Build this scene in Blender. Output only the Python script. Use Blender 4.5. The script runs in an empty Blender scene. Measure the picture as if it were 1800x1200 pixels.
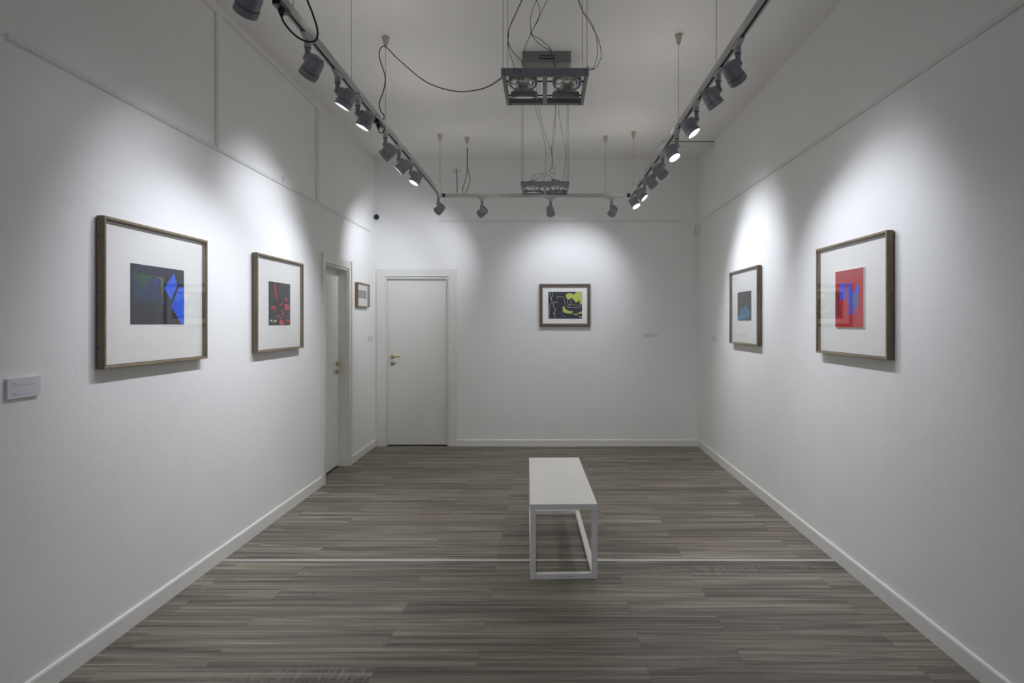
import bpy, bmesh, math, random
from mathutils import Vector, Matrix
random.seed(7)
PI = math.pi
EYE = 1.55

# light levels
WORLD_STRENGTH = 2.7
SPOT_W = 24.5
SPOT_SIZE = 95
SPOT_BLEND = 0.85
FILL_DOWN_W = 8.0  # added downward fill at each spotlight, brightens floor and bench
FILL_DOWN_SIZE = 100
FILL_UP_W = 1.0  # added upward fill behind each lamp head, brightens the ceiling
FILL_COLOR = (1.0, 0.97, 0.90)
AIM_L = (1.8, 1.8, 1.2, 1.0, 2.15, 1.95, 1.0, 2.1)
AIM_R = (1.9, 1.7, 1.55, 1.0, 2.05, 1.9, 1.9, 1.0)
AIM_LY = (3.3, 3.65, 3.5, 3.8, 4.75, 4.95, 5.05, 7.5)
AIM_RY = (3.75, 3.75, 3.7, 3.85, 5.8, 5.95, 5.85, 5.8)
POW_L = (0.1, .7, .9, 1.9, .9, .85, 1.8, 1.4)
POW_R = (.35, .5, .9, 1.8, .7, .7, 1.0, 1.7)
POW_B = (1.3, .8, .8)

# ------------------------------------------------------------------ camera, world, exposure
sc = bpy.context.scene
COL = sc.collection
cam_data = bpy.data.cameras.new('camera')
cam_data.sensor_fit = 'HORIZONTAL'; cam_data.sensor_width = 36.0; cam_data.lens = 22.6
cam_data.shift_x = -58 / 1800; cam_data.shift_y = -33 / 1800
cam_data.clip_start = 0.05
cam = bpy.data.objects.new('camera', cam_data); COL.objects.link(cam)
cam.location = (0, 0, EYE); cam.rotation_euler = (PI / 2, 0, 0)
sc.camera = cam
sc.view_settings.view_transform = 'Standard'; sc.view_settings.look = 'None'
sc.view_settings.gamma = 1.0; sc.view_settings.use_curve_mapping = False
sc.view_settings.exposure = 0.0
sc.cycles.max_bounces = 12; sc.cycles.diffuse_bounces = 8; sc.cycles.transparent_max_bounces = 12
sc.cycles.sample_clamp_indirect = 4.0
w = bpy.data.worlds.new('world'); sc.world = w; w.use_nodes = True
bg = w.node_tree.nodes['Background']; bg.inputs[0].default_value = (0.72, 0.79, 0.95, 1); bg.inputs[1].default_value = WORLD_STRENGTH
SPOT_COLOR = (0.835, 0.885, 1.0)
# daylight comes in through the street window behind the camera; the portal only guides the sampling
pl = bpy.data.lights.new('window_daylight', 'AREA'); pl.shape = 'RECTANGLE'; pl.size = 2.9; pl.size_y = 2.5; pl.cycles.is_portal = True
po = bpy.data.objects.new('window_daylight', pl); COL.objects.link(po); po.location = (-.125, -5.75, 1.55); po.rotation_euler = (PI / 2, 0, 0)
po.rotation_euler = Vector((0, 1, 0)).to_track_quat('-Z', 'Z').to_euler()

# ------------------------------------------------------------------ room numbers
YB = 8.07          # back wall
ZC = 3.607         # ceiling
YR = -5.5          # wall behind the camera
def XL(y): return -2.136 + (YB - y) * 0.0055      # the two long walls close in slightly
def XR(y): return 1.925 - (YB - y) * 0.0065
ROT_L = PI / 2 + 0.0055; ROT_R = -PI / 2 - 0.0065

# ------------------------------------------------------------------ materials
def new_mat(name):
    m = bpy.data.materials.new(name); m.use_nodes = True
    nt = m.node_tree; b = nt.nodes['Principled BSDF']
    return m, nt, b
def pbr(name, col, rough=0.5, metal=0.0, bump=0.0, bscale=60.0, vary=0.0, vscale=6.0):
    m, nt, b = new_mat(name)
    b.inputs['Roughness'].default_value = rough; b.inputs['Metallic'].default_value = metal
    c = (*col, 1)
    tc = nt.nodes.new('ShaderNodeTexCoord')
    n = nt.nodes.new('ShaderNodeTexNoise'); n.inputs['Scale'].default_value = vscale; n.inputs['Detail'].default_value = 4
    nt.links.new(tc.outputs['Object'], n.inputs['Vector'])
    mx = nt.nodes.new('ShaderNodeMixRGB'); mx.blend_type = 'MULTIPLY'; mx.inputs[0].default_value = 1.0
    r = nt.nodes.new('ShaderNodeMapRange'); r.inputs[3].default_value = 1 - vary; r.inputs[4].default_value = 1 + vary
    nt.links.new(n.outputs['Fac'], r.inputs[0])
    mx.inputs[1].default_value = c; nt.links.new(r.outputs[0], mx.inputs[2])
    nt.links.new(mx.outputs[0], b.inputs['Base Color'])
    if bump:
        n2 = nt.nodes.new('ShaderNodeTexNoise'); n2.inputs['Scale'].default_value = bscale; n2.inputs['Detail'].default_value = 5
        nt.links.new(tc.outputs['Object'], n2.inputs['Vector'])
        bp = nt.nodes.new('ShaderNodeBump'); bp.inputs['Strength'].default_value = bump; bp.inputs['Distance'].default_value = 0.004
        nt.links.new(n2.outputs['Fac'], bp.inputs['Height']); nt.links.new(bp.outputs[0], b.inputs['Normal'])
    return m
def plaster(name, col):
    m, nt, b = new_mat(name)
    b.inputs['Roughness'].default_value = 0.62
    b.inputs['Specular IOR Level'].default_value = 0.3
    tc = nt.nodes.new('ShaderNodeTexCoord')
    n = nt.nodes.new('ShaderNodeTexNoise'); n.inputs['Scale'].default_value = 1.3; n.inputs['Detail'].default_value = 6; n.inputs['Roughness'].default_value = .6
    nt.links.new(tc.outputs['Object'], n.inputs['Vector'])
    cr = nt.nodes.new('ShaderNodeMapRange'); cr.inputs[3].default_value = 0.95; cr.inputs[4].default_value = 1.04
    nt.links.new(n.outputs['Fac'], cr.inputs[0])
    mx = nt.nodes.new('ShaderNodeMixRGB'); mx.blend_type = 'MULTIPLY'; mx.inputs[0].default_value = 1; mx.inputs[1].default_value = (*col, 1)
    nt.links.new(cr.outputs[0], mx.inputs[2]); nt.links.new(mx.outputs[0], b.inputs['Base Color'])
    a = nt.nodes.new('ShaderNodeTexNoise'); a.inputs['Scale'].default_value = 4.5; a.inputs['Detail'].default_value = 7; a.inputs['Roughness'].default_value = .62
    nt.links.new(tc.outputs['Object'], a.inputs['Vector'])
    bp = nt.nodes.new('ShaderNodeBump'); bp.inputs['Strength'].default_value = 0.35; bp.inputs['Distance'].default_value = 0.012
    nt.links.new(a.outputs['Fac'], bp.inputs['Height'])
    nt.links.new(bp.outputs[0], b.inputs['Normal'])
    return m
def plank_floor():
    m, nt, b = new_mat('grey_wood_planks')
    L = nt.links.new; N = nt.nodes.new
    def math_(op, a, v=None, a2=None):
        n = N('ShaderNodeMath'); n.operation = op
        L(a, n.inputs[0])
        if a2 is not None: L(a2, n.inputs[1])
        elif v is not None: n.inputs[1].default_value = v
        return n.outputs[0]
    tc = N('ShaderNodeTexCoord'); mp = N('ShaderNodeMapping'); L(tc.outputs['Object'], mp.inputs[0])
    mp.inputs['Location'].default_value = (0.31, 0.028, 0)
    br = N('ShaderNodeTexBrick'); L(mp.outputs[0], br.inputs['Vector'])
    br.offset = 0.37; br.offset_frequency = 2
    br.inputs['Scale'].default_value = 1; br.inputs['Brick Width'].default_value = 1.22; br.inputs['Row Height'].default_value = 0.172
    br.inputs['Mortar Size'].default_value = 0.0009; br.inputs['Mortar Smooth'].default_value = 0.1; br.inputs['Bias'].default_value = 0
    br.inputs['Color1'].default_value = (0, 0, 0, 1); br.inputs['Color2'].default_value = (1, 1, 1, 1); br.inputs['Mortar'].default_value = (.5, .5, .5, 1)
    # each plank slides its own grain
    sep = N('ShaderNodeSeparateXYZ'); L(tc.outputs['Object'], sep.inputs[0])
    off = math_('MULTIPLY', br.outputs['Color'], 37.0)
    def grain(sx, sy, detail, rough, dist=0.0):
        cx = math_('ADD', math_('MULTIPLY', sep.outputs[0], sx), None, off)
        cy = math_('MULTIPLY', sep.outputs[1], sy)
        cb = N('ShaderNodeCombineXYZ'); L(cx, cb.inputs[0]); L(cy, cb.inputs[1]); L(off, cb.inputs[2])
        n = N('ShaderNodeTexNoise'); L(cb.outputs[0], n.inputs['Vector']); n.inputs['Scale'].default_value = 1
        n.inputs['Detail'].default_value = detail; n.inputs['Roughness'].default_value = rough; n.inputs['Distortion'].default_value = dist
        return n.outputs['Fac']
    g1 = grain(0.8, 26.0, 6, .62, .7); g2 = grain(3.5, 150.0, 3, .6); g3 = grain(.5, 7.0, 2, .5)
    saw = grain(95.0, 9.0, 2, .5); g4 = grain(1.3, 3.0, 2, .5)
    cr = N('ShaderNodeValToRGB'); L(g1, cr.inputs[0])
    e = cr.color_ramp.elements
    e[0].position = 0.34; e[0].color = (0.062, 0.052, 0.040, 1)
    e[1].position = 0.68; e[1].color = (0.34, 0.305, 0.24, 1)
    k = e.new(0.455); k.color = (0.135, 0.117, 0.091, 1)
    k = e.new(0.55); k.color = (0.200, 0.177, 0.140, 1)
    def mix(mode, fac, a, bb):
        n = N('ShaderNodeMixRGB'); n.blend_type = mode
        if isinstance(fac, float): n.inputs[0].default_value = fac
        else: L(fac, n.inputs[0])
        L(a, n.inputs[1])
        if isinstance(bb, tuple): n.inputs[2].default_value = bb
        else: L(bb, n.inputs[2])
        return n.outputs[0]
    def rng(a, lo, hi, f0=0.0, f1=1.0):
        n = N('ShaderNodeMapRange'); L(a, n.inputs[0]); n.inputs[1].default_value = f0; n.inputs[2].default_value = f1
        n.inputs[3].default_value = lo; n.inputs[4].default_value = hi; return n.outputs[0]
    c = mix('MULTIPLY', 1.0, cr.outputs[0], rng(g2, .80, 1.2, .3, .7))
    c = mix('MULTIPLY', 1.0, c, rng(br.outputs['Color'], .93, 1.07))
    c = mix('MULTIPLY', 1.0, c, rng(g3, .8, 1.22, .3, .7))
    patch = rng(g4, 0.0, 0.42, .57, .75)
    lines = rng(saw, 0.0, 1.0, .45, .62)
    pl = math_('MULTIPLY', patch, None, lines)
    c = mix('MIX', pl, c, (0.36, 0.33, 0.275, 1))
    warm = rng(g4, 0.0, 0.5, .5, .25)
    c = mix('MULTIPLY', warm, c, (1.12, .96, .86, 1))
    c = mix('MIX', math_('MULTIPLY', br.outputs['Fac'], .7), c, (0.045, .04, .035, 1))
    L(c, b.inputs['Base Color'])
    L(rng(g2, .40, .56, .3, .7), b.inputs['Roughness'])
    bp = N('ShaderNodeBump'); bp.inputs['Strength'].default_value = .35; bp.inputs['Distance'].default_value = .0012
    hh = math_('ADD', g2, None, math_('MULTIPLY', saw, .5))
    L(hh, bp.inputs['Height']); L(bp.outputs[0], b.inputs['Normal'])
    return m
def wood(name, dark, light, rough=.5, axis=2):
    m, nt, b = new_mat(name)
    tc = nt.nodes.new('ShaderNodeTexCoord'); mp = nt.nodes.new('ShaderNodeMapping')
    s = [60, 60, 60]; s[axis] = 3; mp.inputs['Scale'].default_value = s
    nt.links.new(tc.outputs['Object'], mp.inputs[0])
    n = nt.nodes.new('ShaderNodeTexNoise'); n.inputs['Scale'].default_value = 1; n.inputs['Detail'].default_value = 5
    nt.links.new(mp.outputs[0], n.inputs['Vector'])
    cr = nt.nodes.new('ShaderNodeValToRGB'); cr.color_ramp.elements[0].position = .3; cr.color_ramp.elements[1].position = .7
    cr.color_ramp.elements[0].color = (*dark, 1); cr.color_ramp.elements[1].color = (*light, 1)
    nt.links.new(n.outputs['Fac'], cr.inputs[0]); nt.links.new(cr.outputs[0], b.inputs['Base Color'])
    b.inputs['Roughness'].default_value = rough
    return m
def glazing(name, ior=1.5, tint=(1, 1, 1), gain=1.0):
    m = bpy.data.materials.new(name); m.use_nodes = True; nt = m.node_tree; nt.nodes.clear()
    o = nt.nodes.new('ShaderNodeOutputMaterial'); mx = nt.nodes.new('ShaderNodeMixShader')
    t = nt.nodes.new('ShaderNodeBsdfTransparent'); t.inputs[0].default_value = (*tint, 1)
    g = nt.nodes.new('ShaderNodeBsdfGlossy'); g.inputs['Roughness'].default_value = 0.0
    f = nt.nodes.new('ShaderNodeFresnel'); f.inputs['IOR'].default_value = ior
    mu = nt.nodes.new('ShaderNodeMath'); mu.operation = 'MULTIPLY'; mu.inputs[1].default_value = gain; mu.use_clamp = True
    ge = nt.nodes.new('ShaderNodeNewGeometry'); fr = nt.nodes.new('ShaderNodeMath'); fr.operation = 'SUBTRACT'; fr.inputs[0].default_value = 1.0
    m2 = nt.nodes.new('ShaderNodeMath'); m2.operation = 'MULTIPLY'
    nt.links.new(ge.outputs['Backfacing'], fr.inputs[1]); nt.links.new(f.outputs[0], mu.inputs[0])
    nt.links.new(mu.outputs[0], m2.inputs[0]); nt.links.new(fr.outputs[0], m2.inputs[1]); nt.links.new(m2.outputs[0], mx.inputs[0])
    nt.links.new(t.outputs[0], mx.inputs[1]); nt.links.new(g.outputs[0], mx.inputs[2]); nt.links.new(mx.outputs[0], o.inputs[0])
    return m
def glow(name, col, strength):
    m, nt, b = new_mat(name)
    b.inputs['Base Color'].default_value = (.9, .9, .9, 1)
    b.inputs['Emission Color'].default_value = (*col, 1); b.inputs['Emission Strength'].default_value = strength
    return m

M = {}
M['wall'] = plaster('white_wall_plaster', (0.865, 0.855, 0.83))
M['ceiling'] = plaster('white_ceiling_plaster', (0.865, 0.85, 0.82))
M['rear_wall'] = plaster('bounce_cutting_wall_plaster', (0.09, 0.09, 0.095))  # unseen walls behind the camera, made dark to cut bounce light
M['floor'] = plank_floor()
M['trim'] = pbr('white_trim_paint', (0.80, 0.79, 0.755), .4, vary=.03)
M['rail'] = pbr('painted_rail', (0.76, 0.755, 0.73), .5, vary=.03)
M['door'] = pbr('cream_door_laminate', (0.76, 0.75, 0.69), .38, vary=.025, vscale=3)
M['brass'] = pbr('brushed_brass', (0.52, 0.43, 0.24), .3, 1.0)
M['dark_gap'] = pbr('dark_gap', (0.02, 0.02, 0.02), .8)
M['alu'] = pbr('aluminium_strip', (0.62, 0.61, 0.58), .38, .6)
M['track'] = pbr('grey_track_metal', (0.44, 0.44, 0.425), .5, .1)
M['track_edge'] = pbr('track_copper_edge', (0.62, 0.61, 0.58), .3, .6)
M['slot'] = pbr('track_slot_black', (0.015, 0.015, 0.015), .7)
M['spot'] = pbr('grey_spot_enamel', (0.25, 0.25, 0.272), .42, .25, vary=.06, vscale=40)
M['spot_dark'] = pbr('spot_dark_joint', (0.02, 0.02, 0.024), .5)
M['adapter'] = pbr('track_adapter_plastic', (0.40, 0.40, 0.40), .35, vary=.15, vscale=90)
M['lens_lit'] = glow('lit_lamp_face', (0.97, 0.98, 1.0), 11.0)
M['chrome'] = pbr('lamp_reflector', (0.75, 0.76, 0.80), .16, .95)
M['grid_paint'] = pbr('grey_fixture_paint', (0.27, 0.268, 0.285), .45, .3)
M['grid_under'] = pbr('grey_fixture_underside', (0.30, 0.30, 0.29), .5, .2)
M['canopy'] = pbr('grey_canopy_metal', (0.20, 0.20, 0.195), .5, .3)
M['wire'] = pbr('thin_grey_wire', (0.10, 0.10, 0.10), .5)
M['wire_pale'] = pbr('pale_steel_wire', (0.20, 0.20, 0.19), .45, .3)
M['cup'] = pbr('beige_plastic_cup', (0.44, 0.41, 0.33), .45)
M['black'] = pbr('black_plastic', (0.012, 0.012, 0.013), .4)
M['white_plastic'] = pbr('white_plastic', (0.72, 0.72, 0.71), .35)
M['frame_wood'] = wood('grey_brown_frame_wood', (0.098, 0.070, 0.043), (0.195, 0.148, 0.096), .5)
M['frame_front'] = wood('light_frame_edge', (0.18, 0.135, 0.08), (0.29, 0.225, 0.145), .45, 0)
M['frame_warm'] = wood('warm_oak_frame', (0.20, 0.11, 0.055), (0.32, 0.19, 0.10), .45)
M['frame_gilt'] = wood('brown_gilt_frame', (0.075, 0.055, 0.038), (0.17, 0.128, 0.088), .38, 0)
M['frame_lip'] = wood('gold_frame_lip', (0.20, 0.155, 0.10), (0.33, 0.26, 0.18), .35, 0)
M['mat'] = pbr('cream_mat_board', (0.89, 0.875, 0.83), .85, vary=.015)
M['glass'] = glazing('picture_glass', 1.5, gain=1.7)
M['glass_clear'] = glazing('low_reflection_glass', 1.5, gain=.2)
M['card'] = pbr('white_label_card', (0.72, 0.715, 0.76), .5)
M['ink'] = pbr('label_ink', (0.06, 0.06, 0.07), .7)
M['bench'] = pbr('white_bench_lacquer', (0.88, 0.87, 0.84), .32)
ART_COLS = dict(black=(.018, .018, .022), charcoal=(.026, .028, .032), navy=(.022, .026, .060), teal=(.020, .050, .085), green=(.030, .105, .050),
    olive=(.14, .17, .06), violet=(.05, .04, .30), indigo=(.03, .035, .16), blue=(.035, .13, .80), periwinkle=(.07, .09, .33), slate=(.035, .045, .07),
    crimson=(.58, .03, .055), scarlet=(.60, .025, .02), cream=(.72, .68, .55), dusty=(.43, .045, .055), red=(.50, .012, .022), maroon=(.26, .006, .018),
    cobalt=(.05, .10, .70), steel=(.09, .14, .36), turquoise=(.035, .27, .44), deepblue=(.03, .11, .26), darkgrey=(.055, .052, .055),
    lime=(.52, .56, .10), paleyellow=(.60, .58, .28), night=(.016, .018, .034), ash=(.16, .16, .17), white=(.7, .7, .7))
def paint(k):
    n = 'paint_' + k
    if n not in M: M[n] = pbr(n, ART_COLS[k], .6, vary=.16 if k in ('teal', 'green', 'dusty', 'red', 'lime', 'turquoise', 'steel') else .06, vscale=22)
    return M[n]

# ------------------------------------------------------------------ mesh helpers
class MB:
    def __init__(s): s.v = []; s.f = []; s.m = []; s.mats = []
    def mi(s, m):
        if m not in s.mats: s.mats.append(m)
        return s.mats.index(m)
    def add(s, verts, faces, m, T=None):
        o = len(s.v); k = s.mi(m)
        for p in verts: s.v.append(tuple(T @ Vector(p)) if T else tuple(p))
        for f in faces: s.f.append(tuple(o + i for i in f)); s.m.append(k)
        return s
    def box(s, x0, x1, y0, y1, z0, z1, m, T=None):
        v = [(x0, y0, z0), (x1, y0, z0), (x1, y1, z0), (x0, y1, z0), (x0, y0, z1), (x1, y0, z1), (x1, y1, z1), (x0, y1, z1)]
        return s.add(v, [(0, 3, 2, 1), (4, 5, 6, 7), (0, 1, 5, 4), (1, 2, 6, 5), (2, 3, 7, 6), (3, 0, 4, 7)], m, T)
    def lathe(s, prof, m, T=None, n=28, caps=True):          # prof: (radius, height along +z)
        v = []; f = []
        for r, h in prof:
            for i in range(n): a = 2 * PI * i / n; v.append((r * math.cos(a), r * math.sin(a), h))
        for j in range(len(prof) - 1):
            for i in range(n):
                k = (i + 1) % n; f.append((j * n + i, j * n + k, (j + 1) * n + k, (j + 1) * n + i))
        if caps: f.append(tuple(range(n - 1, -1, -1))); f.append(tuple((len(prof) - 1) * n + i for i in range(n)))
        return s.add(v, f, m, T)
    def tube(s, pts, r, m, n=8, T=None):
        pts = [Vector(p) for p in pts]; rr = r if isinstance(r, (list, tuple)) else [r] * len(pts)
        v = []; f = []; nrm = None
        for i, p in enumerate(pts):
            d = (pts[min(i + 1, len(pts) - 1)] - pts[max(i - 1, 0)]).normalized()
            if nrm is None: nrm = d.orthogonal().normalized()
            nrm = (nrm - d * nrm.dot(d)).normalized(); b2 = d.cross(nrm)
            for k in range(n):
                a = 2 * PI * k / n; v.append(tuple(p + (nrm * math.cos(a) + b2 * math.sin(a)) * rr[i]))
        for i in range(len(pts) - 1):
            for k in range(n): j = (k + 1) % n; f.append((i * n + k, i * n + j, (i + 1) * n + j, (i + 1) * n + k))
        f.append(tuple(range(n - 1, -1, -1))); f.append(tuple((len(pts) - 1) * n + k for k in range(n)))
        return s.add(v, f, m, T)
    def build(s, name, parent=None, bevel=0.0, smooth=True):
        me = bpy.data.meshes.new(name); me.from_pydata(s.v, [], s.f)
        for m in s.mats: me.materials.append(m)
        me.polygons.foreach_set('material_index', s.m)
        bm = bmesh.new(); bm.from_mesh(me); bmesh.ops.recalc_face_normals(bm, faces=bm.faces)
        if bevel:
            bmesh.ops.bevel(bm, geom=[e for e in bm.edges if len(e.link_faces) == 2 and e.calc_face_angle(0) > .6], offset=bevel, segments=2, affect='EDGES', clamp_overlap=True)
        for e in bm.edges:
            if len(e.link_faces) == 2 and e.calc_face_angle(0) > .62: e.smooth = False
        for f in bm.faces: f.smooth = smooth
        bm.to_mesh(me); bm.free()
        o = bpy.data.objects.new(name, me); COL.objects.link(o)
        if parent: o.parent = parent
        return o
def empty(name, loc, rz=0.0):
    o = bpy.data.objects.new(name, None); COL.objects.link(o); o.location = loc; o.rotation_euler = (0, 0, rz)
    o.empty_display_size = .1
    return o
def tag(o, label, cat, group=None):
    o['label'] = label; o['category'] = cat
    if group: o['group'] = group
    return o
def struct(o, label=None):
    o['kind'] = 'structure'
    if label: o['label'] = label
    return o
def frame_z(d, up=Vector((0, 0, 1))):                   # matrix whose +z points along d
    d = Vector(d).normalized(); x = up.cross(d)
    if x.length < 1e-4: x = Vector((1, 0, 0))
    x.normalize(); y = d.cross(x)
    return Matrix((x, y, d)).transposed().to_4x4()
def smooth_path(pts, sub=6):                            # Catmull-Rom through the points
    P = [Vector(p) for p in pts]; P = [P[0] * 2 - P[1]] + P + [P[-1] * 2 - P[-2]]; out = []
    for i in range(1, len(P) - 2):
        a, b, c, d = P[i - 1:i + 3]
        for k in range(sub):
            t = k / sub
            out.append(.5 * ((2 * b) + (c - a) * t + (2 * a - 5 * b + 4 * c - d) * t * t + (3 * b - a - 3 * c + d) * t ** 3))
    out.append(P[-2]); return out

# ------------------------------------------------------------------ room shell
struct(MB().box(-2.5, 2.2, YR - .2, YB + .2, -.1, 0, M['floor']).build('floor', smooth=False), 'grey-brown wood plank floor')
struct(MB().box(-2.5, 2.2, YR - .2, YB + .2, ZC, ZC + .1, M['ceiling']).build('ceiling', smooth=False), 'white plaster ceiling')
def side_wall(name, fx, sgn, holes):
    mb = MB(); th = .22
    def seg(y0, y1, z0, z1, mat='wall'):
        a0, a1 = fx(y0), fx(y1); b0, b1 = a0 + sgn * th, a1 + sgn * th
        v = [(a0, y0, z0), (a1, y1, z0), (b1, y1, z0), (b0, y0, z0), (a0, y0, z1), (a1, y1, z1), (b1, y1, z1), (b0, y0, z1)]
        mb.add(v, [(0, 3, 2, 1), (4, 5, 6, 7), (0, 1, 5, 4), (1, 2, 6, 5), (2, 3, 7, 6), (3, 0, 4, 7)], M[mat])
    seg(YR, 0.2, 0, ZC, 'rear_wall'); y = 0.2  # unseen rear stretch, dark so less light bounces onto the near walls
    for (h0, h1, hz) in holes: seg(y, h0, 0, ZC); seg(h0, h1, hz, ZC); y = h1
    seg(y, YB, 0, ZC)
    return struct(mb.build(name, smooth=False))
DL0, DL1, DLZ = 6.185, 6.955, 2.136          # opening in the left wall
DB0, DB1, DBZ = -2.010, -1.205, 2.130        # opening in the back wall
side_wall('wall_left', XL, -1, [(DL0, DL1, DLZ)])
side_wall('wall_right', XR, 1, [])
mb = MB()
mb.box(-2.4, DB0, YB, YB + .22, 0, ZC, M['wall']); mb.box(DB0, DB1, YB, YB + .22, DBZ, ZC, M['wall']); mb.box(DB1, 2.2, YB, YB + .22, 0, ZC, M['wall'])
struct(mb.build('wall_back', smooth=False))
# wall behind the camera, darkened to cut bounce light, with the street window that lets the daylight in
mb = MB(); WX0, WX1, WZ0, WZ1 = -1.6, 1.35, .3, 2.8
mb.box(-2.4, WX0, YR - .2, YR, 0, ZC, M['rear_wall']); mb.box(WX1, 2.2, YR - .2, YR, 0, ZC, M['rear_wall'])
mb.box(WX0, WX1, YR - .2, YR, 0, WZ0, M['rear_wall']); mb.box(WX0, WX1, YR - .2, YR, WZ1, ZC, M['rear_wall'])
struct(mb.build('wall_rear', smooth=False))
win = struct(empty('window_1', (0, YR - .1, WZ0)))
mb = MB()
for x in (WX0, WX1 - .05, -.125): mb.box(x, x + .05, -.03, .03, 0, WZ1 - WZ0, M['trim'])
for z in (0, WZ1 - WZ0 - .05): mb.box(WX0 + .05, WX1 - .05, -.029, .029, z, z + .05, M['trim'])
mb.build('window_frame', win, smooth=False)
MB().box(WX0 + .05, WX1 - .05, -.004, .004, .05, WZ1 - WZ0 - .05, M['glass']).build('pane', win, smooth=False)

# baseboards: a board with a rounded top edge
def baseboard(name, p0, p1, h=.085, t=.014):
    p0 = Vector(p0); p1 = Vector(p1); d = (p1 - p0).normalized(); nn = Vector((d.y, -d.x, 0))       # into the room on the right-hand side of p0->p1
    prof = [(0.0005, 0.0005), (t, 0.0005), (t, h - .012), (t - .003, h - .004), (t - .009, h), (0.0005, h)]
    v = []; n = len(prof)
    for p in (p0, p1):
        for a, z in prof: v.append(tuple(p + nn * a + Vector((0, 0, z))))
    f = [(i, (i + 1) % n, n + (i + 1) % n, n + i) for i in range(n)] + [tuple(range(n)), tuple(range(2 * n - 1, n - 1, -1))]
    return struct(MB().add(v, f, M['trim']).build(name, smooth=False))
baseboard('baseboard_left', (XL(YR), YR, 0), (XL(6.095), 6.095, 0), .095)
baseboard('baseboard_left', (XL(7.045), 7.045, 0), (XL(YB), YB, 0))
baseboard('baseboard_back', (-1.106, YB, 0), (XR(YB) - .0145, YB, 0))
baseboard('baseboard_right', (XR(YB), YB, 0), (XR(YR), YR, 0), .095)

# joint strip across the floor
y0 = 4.175; mb = MB(); mb.box(XL(4.2) + .016, XR(4.2) - .016, y0, y0 + .034, 0.0003, .003, M['alu'])
struct(mb.build('trim_1', smooth=False), 'thin metal joint strip across the wood floor')

# picture rails
def rail_side(name, fx, ya, yb, z, h, t, sgn):
    mb = MB(); v = []
    prof = [(0.0005, z), (t * .45, z), (t, z + .005), (t, z + h), (0.0005, z + h)]
    for y in (ya, yb):
        for a, zz in prof: v.append((fx(y) + sgn * a, y, zz))
    n = len(prof)
    f = [(i, (i + 1) % n, n + (i + 1) % n, n + i) for i in range(n)] + [tuple(range(n)), tuple(range(2 * n - 1, n - 1, -1))]
    return struct(mb.add(v, f, M['rail']).build(name, smooth=False))
rail_side('trim_2', XL, 2.51, 7.83, 2.655, .026, .011, 1)
rail_side('trim_3', XR, -1.5, 7.80, 2.800, .026, .011, -1)
mb = MB(); mb.box(-1.343, 1.707, YB - .010, YB - .0005, 2.808, 2.836, M['rail'])
struct(mb.build('trim_4', bevel=.002, smooth=False))
# painted cable ducts on the upper left wall
def duct_left(name, y0, y1, z0, z1, t=.012):
    mb = MB(); v = []
    for z in (z0, z1):
        for y, a in ((y0, .0005), (y0, t), (y1, t), (y1, .0005)): v.append((XL(y) + a, y, z))
    mb.add(v, [(0, 1, 5, 4), (1, 2, 6, 5), (2, 3, 7, 6), (3, 0, 4, 7), (0, 3, 2, 1), (4, 5, 6, 7)], M['rail'])
    return struct(mb.build(name, bevel=.002, smooth=False))
duct_left('trim_5', 4.115, 4.15, 2.684, 3.53, .014)
duct_left('trim_6', 5.945, 6.01, 2.684, 3.54, .018)
duct_left('trim_7', 2.7, 4.15, 3.532, 3.55, .009)
duct_left('trim_8', 4.22, 6.00, 3.542, 3.558, .007)
# L-shaped boxed duct under the ceiling in the far right corner
mb = MB()
mb.box(1.345, XR(7.3) - .001, 7.29, 7.37, ZC - .050, ZC - .0005, M['rail']); mb.box(1.345, 1.405, 7.37, YB - .001, ZC - .050, ZC - .0005, M['rail'])
mb.box(1.336, XR(7.3) - .001, 7.282, 7.2895, ZC - .007, ZC - .0005, M['spot'])
mb.box(XR(7.3) - .05, XR(7.3) - .001, 7.275, 7.2785, ZC - .09, ZC - .013, M['rail'])
struct(mb.build('trim_9', smooth=False))

# ------------------------------------------------------------------ doors
def lever(root, flip, z):
    """gold lever on a round rose with a key rose below; door face is y=0, room towards -y"""
    T = Matrix.Rotation(PI / 2, 4, 'X')                 # +z -> -y
    h = MB()
    h.lathe([(.026, .0005), (.026, .006), (.022, .010), (.011, .012), (.010, .045), (.0095, .052)], M['brass'], Matrix.Translation((0, 0, z)) @ T)
    pts = [(0, -.046, z), (.02 * flip, -.052, z), (.06 * flip, -.053, z), (.105 * flip, -.050, z)]
    h.tube(smooth_path(pts, 5), .0085, M['brass'])
    o1 = h.build('handle', root)
    k = MB()
    k.lathe([(.025, .0005), (.025, .006), (.021, .009), (.008, .010), (.008, .018), (.0065, .020)], M['brass'], Matrix.Translation((0, 0, z - .088)) @ T)
    k.box(-.0015, .0015, -.021, -.0195, z - .097, z - .082, M['dark_gap'])
    o2 = k.build('lock', root)
    return o1, o2
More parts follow.
